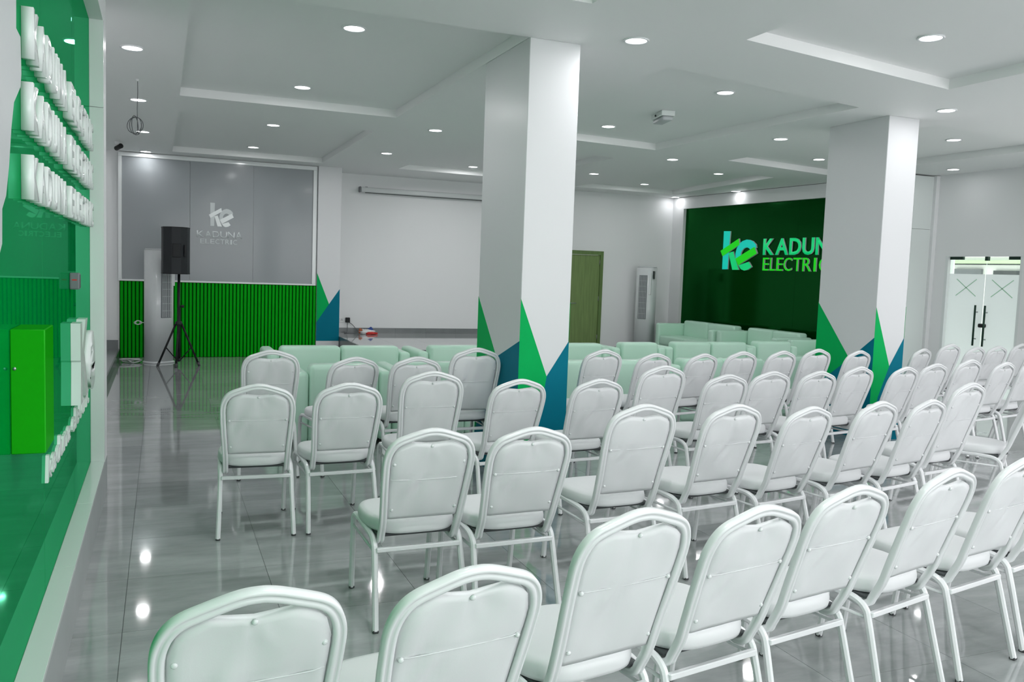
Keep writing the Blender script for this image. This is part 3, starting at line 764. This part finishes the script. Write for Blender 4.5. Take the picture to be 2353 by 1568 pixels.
# outside the doors
o = struct('floor_outside', box_mesh('floor_outside', (11.15, 4.0, -0.12), (24, 18, -0.02)), 'paving')
pw_ = empty('porch', (14.6, 9.5, 0)); tag(pw_, 'white porch with pale green beam seen through the glass doors', 'porch')
obj('porch_wall', box_mesh('porch_wall', (2.0, -4, -0.02), (2.2, 8, 3.4)), 'outside_wall', pw_)
obj('porch_beam', box_mesh('porch_beam', (1.85, -4, 2.13), (2.0, 8, 2.2)), 'outside_green', pw_)
obj('porch_beam', box_mesh('porch_beam', (1.9, -4, 2.105), (2.0, 8, 2.125)), 'dark_grey', pw_)
obj('porch_window', box_mesh('porch_window', (1.93, 3.1, 1.85), (1.999, 3.75, 1.985)), 'dark_grey', pw_)
obj('porch_window', box_mesh('porch_window', (1.93, 4.05, 1.85), (1.999, 4.75, 2.01)), 'mid_grey', pw_)

# ================================================================== AIR CONDITIONERS, SPEAKER
def tower_ac(x, y, h_, rz, label):
    a = empty('tower_air_conditioner', (x, y, 0), rz); tag(a, label, 'air conditioner', 'tower air conditioners')
    n = 40; W_, D_ = 0.205, 0.185
    def outline(s): return [(s*W_*math.copysign(abs(cos(t))**0.8, cos(t)), s*D_*math.copysign(abs(sin(t))**0.8, sin(t))) for t in [2*pi*i/n for i in range(n)]]
    def stack(name, levels, m, smooth=True, par=a):
        bm = bmesh.new(); rings = [[bm.verts.new((px_, py_, z)) for px_, py_ in outline(s)] for s, z in levels]
        for A_, B_ in zip(rings, rings[1:]):
            for i in range(n): bm.faces.new((A_[i], A_[(i+1) % n], B_[(i+1) % n], B_[i]))
        bm.faces.new(list(reversed(rings[0]))); bm.faces.new(rings[-1])
        me = bm_mesh(name, bm); me.polygons.foreach_set('use_smooth', [abs(p.normal.z) < 0.6 for p in me.polygons])
        return obj(name, me, m, par)
    stack('base', [(1.10, 0.0), (1.10, 0.018), (1.02, 0.03)], 'ac')
    stack('body', [(1.0, 0.03), (1.0, h_-0.025)], 'ac')
    stack('top_cap', [(0.97, h_-0.025), (0.97, h_-0.012), (0.90, h_)], 'ac_slat')
    # louvred outlet, on the front (-Y)
    gx, gz0, gz1 = 0.085, h_*0.40, h_*0.90
    dark = obj('outlet', box_mesh('outlet', (-gx, -D_-0.006, gz0), (gx, -D_+0.05, gz1)), 'ac_grille', a)
    for i in range(5):
        xx = -gx+0.02+i*(2*gx-0.04)/4
        obj('louver', box_mesh('louver', (xx-0.005, -D_-0.013, gz0+0.01), (xx+0.005, -D_-0.005, gz1-0.01)), 'ac_slat', dark)
    for i in range(1, 8):
        zz = gz0+(gz1-gz0)*i/8
        obj('crossbar', box_mesh('crossbar', (-gx+0.005, -D_-0.015, zz-0.003), (gx-0.005, -D_-0.012, zz+0.003)), 'ac_slat', dark)
    obj('control_strip', box_mesh('control_strip', (0.115, -0.166, h_*0.68), (0.165, -0.13, h_*0.93), 0.003, 1), 'trim', a)
    d_ = obj('display', box_mesh('display', (0.172, -0.12, h_*0.86), (0.204, -0.055, h_*0.95), 0.003, 1), 'display', a)
    return a
tower_ac(-0.035, 14.36, 1.757, radians(35), 'white tower air conditioner behind the loudspeaker by green slats')
tower_ac(9.29, 15.45, 1.80, radians(-52), 'white tower air conditioner between wooden door and dark green wall')
cb = empty('cable_bundle', (-0.46, 14.3, 0)); tag(cb, 'tangled white cable on the floor beside the air conditioner', 'cable')
rnd = random.Random(5)
pts = [(rnd.uniform(-0.14, 0.17), rnd.uniform(-0.1, 0.1), rnd.uniform(0.012, 0.06)) for _ in range(14)]
obj('wire', tube_mesh('wire', smooth_path(pts, 5), 0.009, 6), 'cable_white', cb)
cl = empty('cable_coil', (-0.33, 14.3, 0.62)); tag(cl, 'small coil of white cable tied to the air conditioner side', 'cable')
pts = [(0.0+0.055*cos(i/24*6*pi)*(0.75+.25*sin(i)), 0.03*sin(i*0.9), 0.028*sin(i/24*6*pi)) for i in range(25)]+[(0.085, 0.0, 0.0)]
obj('wire', tube_mesh('wire', smooth_path(pts, 3), 0.006, 6), 'cable_white', cl)

ss = empty('speaker_stand', (0.245, 13.9, 0)); tag(ss, 'black tripod speaker stand in front of the green slats', 'speaker stand')
obj('pole', tube_mesh('pole', [(0, 0, 0.06), (0, 0, 1.385)], 0.019, 12), 'black', ss)
obj('lower_tube', tube_mesh('lower_tube', [(0, 0, 0.08), (0, 0, 0.88)], 0.026, 12), 'black', ss)
obj('hub', lathe_mesh('hub', [(0.045, 0.61), (0.05, 0.63), (0.05, 0.66), (0.035, 0.675)], 14), 'black_side', ss)
obj('knob', lathe_mesh('knob', [(0.012, 0), (0.022, 0.03), (0.022, 0.05), (0.01, 0.055)], 10), 'black', ss, (0.02, -0.01, 0.90), (0, radians(90), 0))
obj('lower_hub', lathe_mesh('lower_hub', [(0.035, 0.07), (0.035, 0.11)], 12), 'black_side', ss)
for ang in (-18, 196, 262):
    a = radians(ang); dx, dy = cos(a), sin(a)
    lg = obj('leg', tube_mesh('leg', [(dx*0.045, dy*0.045, 0.63), (dx*0.30, dy*0.30, 0.02)], 0.016, 10), 'black', ss)
    obj('brace', tube_mesh('brace', [(dx*0.03, dy*0.03, 0.09), (dx*0.19, dy*0.19, 0.285)], 0.008, 8), 'black', ss)
    obj('rubber_foot', tube_mesh('rubber_foot', [(dx*0.285, dy*0.285, 0.055), (dx*0.31, dy*0.31, 0.0)], 0.021, 10), 'rubber', lg)
sp = empty('loudspeaker', (0.215, 13.9, 1.385), radians(8)); tag(sp, 'black loudspeaker on a tripod stand before the grey panel', 'loudspeaker')
poly = [(-0.195, 0.17), (0.195, 0.17), (0.195, 0.06), (0.13, -0.12), (0.03, -0.19), (-0.10, -0.17), (-0.195, -0.02)]
obj('cabinet', prism_mesh('cabinet', poly, lambda p, t: Vector((p[0], p[1], t)), 0.01, 0.69), 'black_side', sp)
obj('grille', box_mesh('grille', (-0.19, 0.17, 0.02), (0.19, 0.182, 0.68), 0.004, 1), 'black', sp)
for z in (0.0, 0.685): obj('end_plate', prism_mesh('end_plate', [(a*1.02, b*1.02) for a, b in poly], lambda p, t: Vector((p[0], p[1], z+t)), 0.0, 0.015), 'black', sp)
obj('rear_panel', box_mesh('rear_panel', (-0.09, -0.195, 0.25), (0.03, -0.175, 0.45), 0.006, 1), 'black', sp)
obj('handle', box_mesh('handle', (0.075, -0.178, 0.26), (0.10, -0.12, 0.44), 0.006, 1), 'black', sp)

# ================================================================== SOFAS
def sofa(x, y, rz, width, seats, label, depth=0.78, hb=0.735, ha=0.67):
    s = empty('armchair' if seats == 1 else 'sofa', (x, y, 0), rz)
    tag(s, label, 'armchair' if seats == 1 else 'sofa', 'mint leather seating')
    w2 = width/2; d2 = depth/2; aw = 0.125 if seats == 1 else 0.13
    for sg_ in (-1, 1):
        x0_, x1_ = sorted((sg_*w2, sg_*(w2-aw)))
        obj('arm', box_mesh('arm', (x0_, -d2+0.012, 0.05), (x1_, d2, ha), 0.04, 4, True), 'mint', s)
    iw = width-2*aw
    for k_ in range(seats):
        a = -iw/2+iw*k_/seats; b = a+iw/seats
        obj('backrest', box_mesh('backrest', (a+0.002, -d2, 0.06), (b-0.002, -d2+0.2, hb), 0.045, 4, True), 'mint', s)
        obj('seat_cushion', box_mesh('seat_cushion', (a+0.002, -d2+0.19, 0.24), (b-0.002, d2-0.02, 0.43), 0.04, 4, True), 'mint', s)
    obj('base', box_mesh('base', (-iw/2, -d2+0.03, 0.05), (iw/2, d2-0.05, 0.26), 0.01, 2), 'mint', s)
    for sx in (-1, 1):
        for sy in (-1, 1):
            obj('foot', lathe_mesh('foot', [(0.02, 0.0), (0.026, 0.055)], 10), 'sofa_foot', s, (sx*(w2-0.09), sy*(d2-0.09), 0))
    return s
def rear(x0_, x1_, yr, seats, label, **k_):   # back to the camera: rear face at yr
    d = k_.get('depth', 0.78)
    return sofa((x0_+x1_)/2, yr+d/2, 0.0, x1_-x0_, seats, label, **k_)
rear(1.06, 1.925, 7.46, 1, 'mint leather armchair behind the row of chairs, nearest the left')
rear(1.955, 2.775, 7.55, 1, 'mint leather armchair directly left of the near column')
rear(3.50, 4.97, 7.62, 2, 'mint leather sofa right of the near column, in the nearer sofa row')
rear(5.01, 6.34, 7.72, 2, 'mint leather sofa midway between the columns, in the nearer sofa row')
rear(6.38, 7.25, 7.85, 1, 'mint leather armchair beside the far column, in the nearer sofa row')
rear(1.02, 2.56, 9.17, 2, 'mint leather sofa before the green slat wall, in the farther sofa row')
rear(2.66, 4.20, 9.22, 2, 'mint leather sofa before the stage, in the farther sofa row')
rear(4.28, 5.27, 9.52, 1, 'mint leather armchair in the farther row just right of the near column')
rear(5.37, 6.17, 9.66, 1, 'mint leather armchair in the farther row below the far air conditioner')
rear(6.22, 7.66, 9.75, 2, 'mint leather sofa in the farther row facing the wooden door wall')
rear(7.70, 8.55, 9.90, 1, 'mint leather armchair in the farther row in front of dark green wall')
def side(y0_, y1_, xb, seats, label): return sofa(xb-0.39, (y0_+y1_)/2, radians(90), y1_-y0_, seats, label)
side(13.05, 14.98, 10.04, 2, 'mint leather sofa against the dark green wall, in the corner')
side(11.36, 13.0, 10.10, 2, 'mint leather sofa against the dark green wall below the lettering')
side(10.05, 11.12, 10.12, 1, 'mint leather armchair at the near end of the dark green wall')

# ================================================================== CHAIRS
TUBE = [(-.015, -.009), (-.015, .008), (-.011, .0125), (-.005, .0125), (-.0015, .0075), (.002, .0125), (.008, .0135), (.0135, .011), (.0165, .0045), (.0125, 0.0), (.0165, -.0045), (.015, -.010), (.010, -.0125), (-.010, -.0125)]
TUBE = [(u*1.04, v*1.08) for u, v in TUBE]
LEG = [(.0115, .005), (.005, .0115), (-.005, .0115), (-.0115, .005), (-.0115, -.005), (-.005, -.0115), (.005, -.0115), (.0115, -.005)]
LEG = [(u*1.14, v*1.14) for u, v in LEG]
HALF = [(0.0, .0145), (.02, .0155), (.05, .022), (.10, .039), (.143, .056), (.168, .077), (.184, .108), (.192, .15), (.191, .22), (.186, .31), (.180, .40)]
TOPX = [0, .05, .10, .14, .157, .168, .176]; TOPD = [.035, .043, .061, .079, .095, .119, .165]
def lerp_tab(x, xs, ys):
    if x <= xs[0]: return ys[0]
    for a in range(len(xs)-1):
        if x <= xs[a+1]: return ys[a]+(ys[a+1]-ys[a])*(x-xs[a])/(xs[a+1]-xs[a])
    return ys[-1]
def chair_meshes(dz, variant, seed):
    rnd = random.Random(seed)
    Hb = 0.515+dz; L = math.hypot(0.18, Hb)
    pdir = Vector((0, -0.18, Hb))/L; pn = Vector((0, -Hb, -0.18))/L      # up along the back, rearward normal
    base = Vector((0, -0.20, 0.40))
    def bp(x, d, off=0.0): return base+Vector((x, 0, 0))+pdir*(L-d)+pn*off
    R = {}
    # frame: right half from the apex, down, hooked forward under the seat
    half = [bp(x, d) for x, d in HALF]+[bp(.176, .47+dz), Vector((.174, -.190, .405)), Vector((.173, -.178, .383)), Vector((.173, -.150, .370)), Vector((.173, -.115, .375)), Vector((.173, -.05, .392))]
    right = smooth_path(half, 4)
    left = [Vector((-p.x, p.y, p.z)) for p in reversed(right)]
    bm = bmesh.new()
    path = left[:-1]+right
    sweep(bm, path, TUBE, n0=(0, 0.3, -1))
    # orient the grooved side to the rear/outside
    R['frame'] = bm_mesh('back_frame', bm, True)
    # padded panel
    nu, nv = 22, 22
    dbot = .447+dz
    ph = [rnd.uniform(0, 6.28) for _ in range(8)]; wr_ = rnd.uniform(2.0, 3.4)
    seam = (.222 if variant == 0 else .242)+dz*0.35
    def top(x):
        t = lerp_tab(abs(x), TOPX, TOPD)+.003
        if abs(x) < .095: t = max(t, .074-.12*abs(x))
        return t
    def halfw(d): return lerp_tab(d, [.05, .10, .14, .17, .30, .447+dz], [.125, .158, .170, .173, .168, .160])
    back, front = [], []
    for j in range(nv+1):
        v = j/nv
        rb, rf = [], []
        for i in range(nu+1):
            u = -1+2*i/nu
            x = u*(.173-.013*v)
            d = top(x)+(dbot-top(x))*v
            x = u*min(.173, halfw(d) if v > .0 else .173) if v > .02 else x
            ed = min(1.0, (1-abs(u))*6, v*8+.25, (1-v)*8+.15)
            off = .004+.007*max(ed, 0)**.5
            ds = d-seam
            off -= .0022*math.exp(-(ds/.006)**2)
            if ds > 0: off -= .0012
            wv = sin(3.1*u+ph[0])*sin(7*v+ph[1])*.0016+sin(9*u+4*v+ph[2])*.0009*sin(3*v+ph[3])
            r_ = math.hypot(x*1.2, (d-.075))
            tw = math.atan2(x, d-.075)
            wv += .0022*math.exp(-r_/.05)*cos(6*tw+ph[4])*(1 if r_ > .006 else 0)
            wv += .0028*math.exp(-(((x-.09*cos(ph[5]))/.05)**2+((d-.27)/.06)**2))*sin(70*(x+.6*d)+ph[6])
            off += wv*wr_*max(ed, 0)
            rb.append(bp(x, d, off)); rf.append(bp(x, d, -.012-.022*max(min(1, (1-abs(u))*4, v*5, (1-v)*5), 0)**.5))
        back.append(rb); front.append(rf)
    verts = [p for r_ in back for p in r_]+[p for r_ in front for p in r_]
    n1 = nu+1; o2 = n1*(nv+1); faces = []
    for j in range(nv):
        for i in range(nu):
            a = j*n1+i; faces.append((a, a+1, a+n1+1, a+n1)); faces.append((o2+a, o2+a+n1, o2+a+n1+1, o2+a+1))
    for i in range(nu):
        faces.append((i, o2+i, o2+i+1, i+1)); b_ = nv*n1+i; faces.append((b_, b_+1, o2+b_+1, o2+b_))
    for j in range(nv):
        a = j*n1; faces.append((a, a+n1, o2+a+n1, o2+a)); b_ = j*n1+nu; faces.append((b_, o2+b_, o2+b_+n1, b_+n1))
    bm = bmesh.new(); vv = [bm.verts.new(p) for p in verts]
    for f_ in faces: bm.faces.new([vv[q] for q in f_])
    R['panel'] = bm_mesh('backrest', bm, True)
    sp_ = []
    for i in range(13):
        u = -1+2*i/12; x = u*.166
        sp_.append(bp(x, seam+.004*(1-u*u), .0105 if abs(u) < .9 else .006))
    R['seam'] = tube_mesh('seam', sp_, .0017, 6)
    R['stud'] = lathe_mesh('stud', [(.0075, -.002), (.0075, .001), (.0058, .0042), (.0028, .0056)], 10)
    ang = math.atan2(Hb, -0.18)
    rot = pn.to_track_quat('Z', 'Y').to_euler()
    if variant == 0: st = [(0, .078), (-.157, seam+.004), (.157, seam+.004), (-.146, .398+dz), (.146, .398+dz)]
    else: st = [(0, .078), (-.158, .165), (.158, .165), (-.146, .398+dz), (.146, .398+dz)]
    R['studs'] = [(bp(x, d, .0095 if x == 0 else .0085), rot) for x, d in st]
    return R
# seat shared by every chair
def seat_mesh():
    n = 48; rings = []
    bm = bmesh.new()
    for s, z in ((.90, .406), (.985, .411), (1.0, .424), (1.0, .44), (.985, .457), (.95, .466), (.85, .4715), (.55, .475), (.2, .4765)):
        ring = []
        for i in range(n):
            t = 2*pi*i/n; c, q = cos(t), sin(t)
            x = .213*math.copysign(abs(c)**.55, c); y = .213*math.copysign(abs(q)**.6, q)
            x *= 1-.13*max(0, -y/.213)+.0*y
            y += .012 if y > 0 else 0
            ring.append(bm.verts.new((x*s, y*s+.005, z)))
        rings.append(ring)
    for a, b in zip(rings, rings[1:]):
        for i in range(n): bm.faces.new((a[i], a[(i+1) % n], b[(i+1) % n], b[i]))
    bm.faces.new(list(reversed(rings[0]))); bm.faces.new(rings[-1])
    return bm_mesh('seat', bm, True)
SEAT = seat_mesh(); SEAT.materials.append(M['chair_vinyl'])
def leg_meshes():
    out = []
    for sx in (-1, 1):
        fr = smooth_path([(sx*.2, .04, .400), (sx*.2, .14, .402), (sx*.2, .195, .400), (sx*.2, .232, .375), (sx*.199, .245, .33), (sx*.197, .262, .17), (sx*.195, .28, .006)], 4)
        rr = smooth_path([(sx*.2, .04, .400), (sx*.2, -.06, .396), (sx*.2, -.135, .388), (sx*.2, -.178, .362), (sx*.201, -.196, .315), (sx*.206, -.238, .16), (sx*.212, -.28, .006)], 4)
        for p in (fr, rr): out.append((tube_mesh('leg', p, 0, prof=LEG, n0=(1, 0, 0), smooth=False), p[-1]))
    return out
LEGS = leg_meshes()
for me, _ in LEGS: me.materials.append(M['chair_metal'])
CAP = box_mesh('foot_cap', (-.013, -.013, 0), (.013, .013, .012), .003, 1); CAP.materials.append(M['rubber'])
STR = box_mesh('stretcher', (-.196, -.211, .333), (.196, -.190, .354), .003, 1); STR.materials.append(M['chair_metal'])
SIDE = [tube_mesh('side_rail', [(sx*.199, -.19, .33), (sx*.199, .245, .335)], .007, 8) for sx in (-1, 1)]
for me in SIDE: me.materials.append(M['chair_metal'])
PAN = box_mesh('seat_pan', (-.185, -.17, .392), (.185, .17, .407), .004, 1); PAN.materials.append(M['dark_grey'])
def make_chair(dz, variant, seed):
    R = chair_meshes(dz, variant, seed)
    c = empty('banquet_chair')
    obj('seat', SEAT, None, c); obj('seat_pan', PAN, None, c)
    bk_ = obj('backrest', R['panel'], 'chair_vinyl', c)
    obj('seam', R['seam'], 'chair_vinyl', bk_)
    R['stud'].materials.append(M['stud'])
    for p, e_ in R['studs']: obj('stud', R['stud'], None, bk_, p, e_)
    obj('back_frame', R['frame'], 'chair_metal', c)
    for me, foot in LEGS:
        l_ = obj('leg', me, None, c); obj('foot_cap', CAP, None, l_, (foot.x, foot.y, 0))
    obj('stretcher', STR, None, c)
    for me in SIDE: obj('side_rail', me, None, c)
    return c
protos = {}
def place_chair(x, y, yaw, dz, variant, label, group):
    tall = dz >= 0.04
    key = (tall, variant, random.randint(0, 1))
    if key not in protos:
        protos[key] = make_chair(0.055 if tall else 0.0, variant, 11+len(protos)*7); c = protos[key]
    else: c = copy_tree(protos[key])
    hh = 0.915+(0.055 if tall else 0.0)
    c.location = (x, y, 0); c.rotation_euler = (0, 0, radians(yaw)); c.scale = (1, 1, (0.915+dz)/hh)
    tag(c, label, 'chair', group)
    return c
ORD = ['first', 'second', 'third', 'fourth', 'fifth', 'sixth', 'seventh', 'eighth', 'ninth', 'tenth', 'eleventh', 'twelfth', 'thirteenth', 'fourteenth', 'fifteenth', 'sixteenth', 'seventeenth']
ROWS = {
 'nearest row': [(0.16, 2.20, 4.1, 0, 1), (0.62, 2.19, 8.7, 0, 0), (1.17, 2.375, 9.6, .045, 0), (1.64, 2.45, 10, 0, 0), (2.12, 2.56, 9.6, 0.005, 0), (2.64, 2.64, 12.8, .015, 0), (3.16, 2.73, 11.2, .015, 0), (3.68, 2.86, 13, 0, 0)],
 'second row': [(1.08, 3.87, 0.8, 0, 1), (1.52, 3.81, 1.9, 0, 0), (2.21, 4.03, 3.2, .05, 0), (2.76, 4.06, 7.3, .03, 0), (3.26, 4.08, 10.7, 0, 0), (3.79, 4.12, 11.8, .01, 0), (4.25, 4.18, 12.7, 0, 1), (4.89, 4.43, 11, .06, 1), (5.62, 4.55, 36, 0, 0)],
 'third row': [(0.53, 5.36, -2.9, 0, 0), (1.01, 5.35, 2.6, 0, 0), (1.585, 5.49, -1, .045, 0), (2.09, 5.39, 6, 0, 0), (2.64, 5.34, 5.6, 0, 0), (3.26, 5.54, 5, .06, 0), (3.76, 5.47, 4, 0, 0), (4.22, 5.56, 5.5, .006, 0), (4.685, 5.58, 6, 0, 0), (5.23, 5.75, 9.9, .01, 0), (5.76, 5.78, 11.4, 0, 0), (6.35, 5.99, 8.6, 0, 0), (6.81, 6.02, 9, .03, 0), (7.28, 6.04, 11.2, 0, 0), (7.80, 6.15, 12, 0, 0)],
 'farthest row': [(0.735, 6.76, 1, .055, 1), (1.28, 6.76, 12, 0, 0), (1.765, 6.58, 3, .02, 0), (2.228, 6.50, 0, .095, 1), (3.41, 6.75, 8, .055, 0), (4.0, 6.9, 10, .005, 0), (4.5, 6.91, 13, 0, 0), (4.98, 6.94, 7.5, .016, 0), (5.43, 6.93, 9, .022, 0), (5.875, 6.95, 8, .038, 0), (6.385, 6.95, 11, .022, 0), (7.66, 7.35, 14.9, 0, 0), (8.23, 7.46, 8, .042, 0), (8.74, 7.55, 10, 0, 0), (9.25, 7.66, 7, 0, 0), (9.8, 7.78, 9, .02, 0)],
}
for rn, lst in ROWS.items():
    for i, (x, y, yw, dz, va) in enumerate(lst):
        lb = 'white banquet chair, %s from the left in the %s' % (ORD[i] if i else 'leftmost', rn)
        if i == 0: lb = 'white banquet chair at the left end of the %s' % rn
        if i == len(lst)-1: lb = 'white banquet chair at the right end of the %s, cut by the frame' % rn
        if dz >= .04: lb += ', with taller back'
        place_chair(x, y, yw, dz, va, lb, 'white banquet chairs in rows')
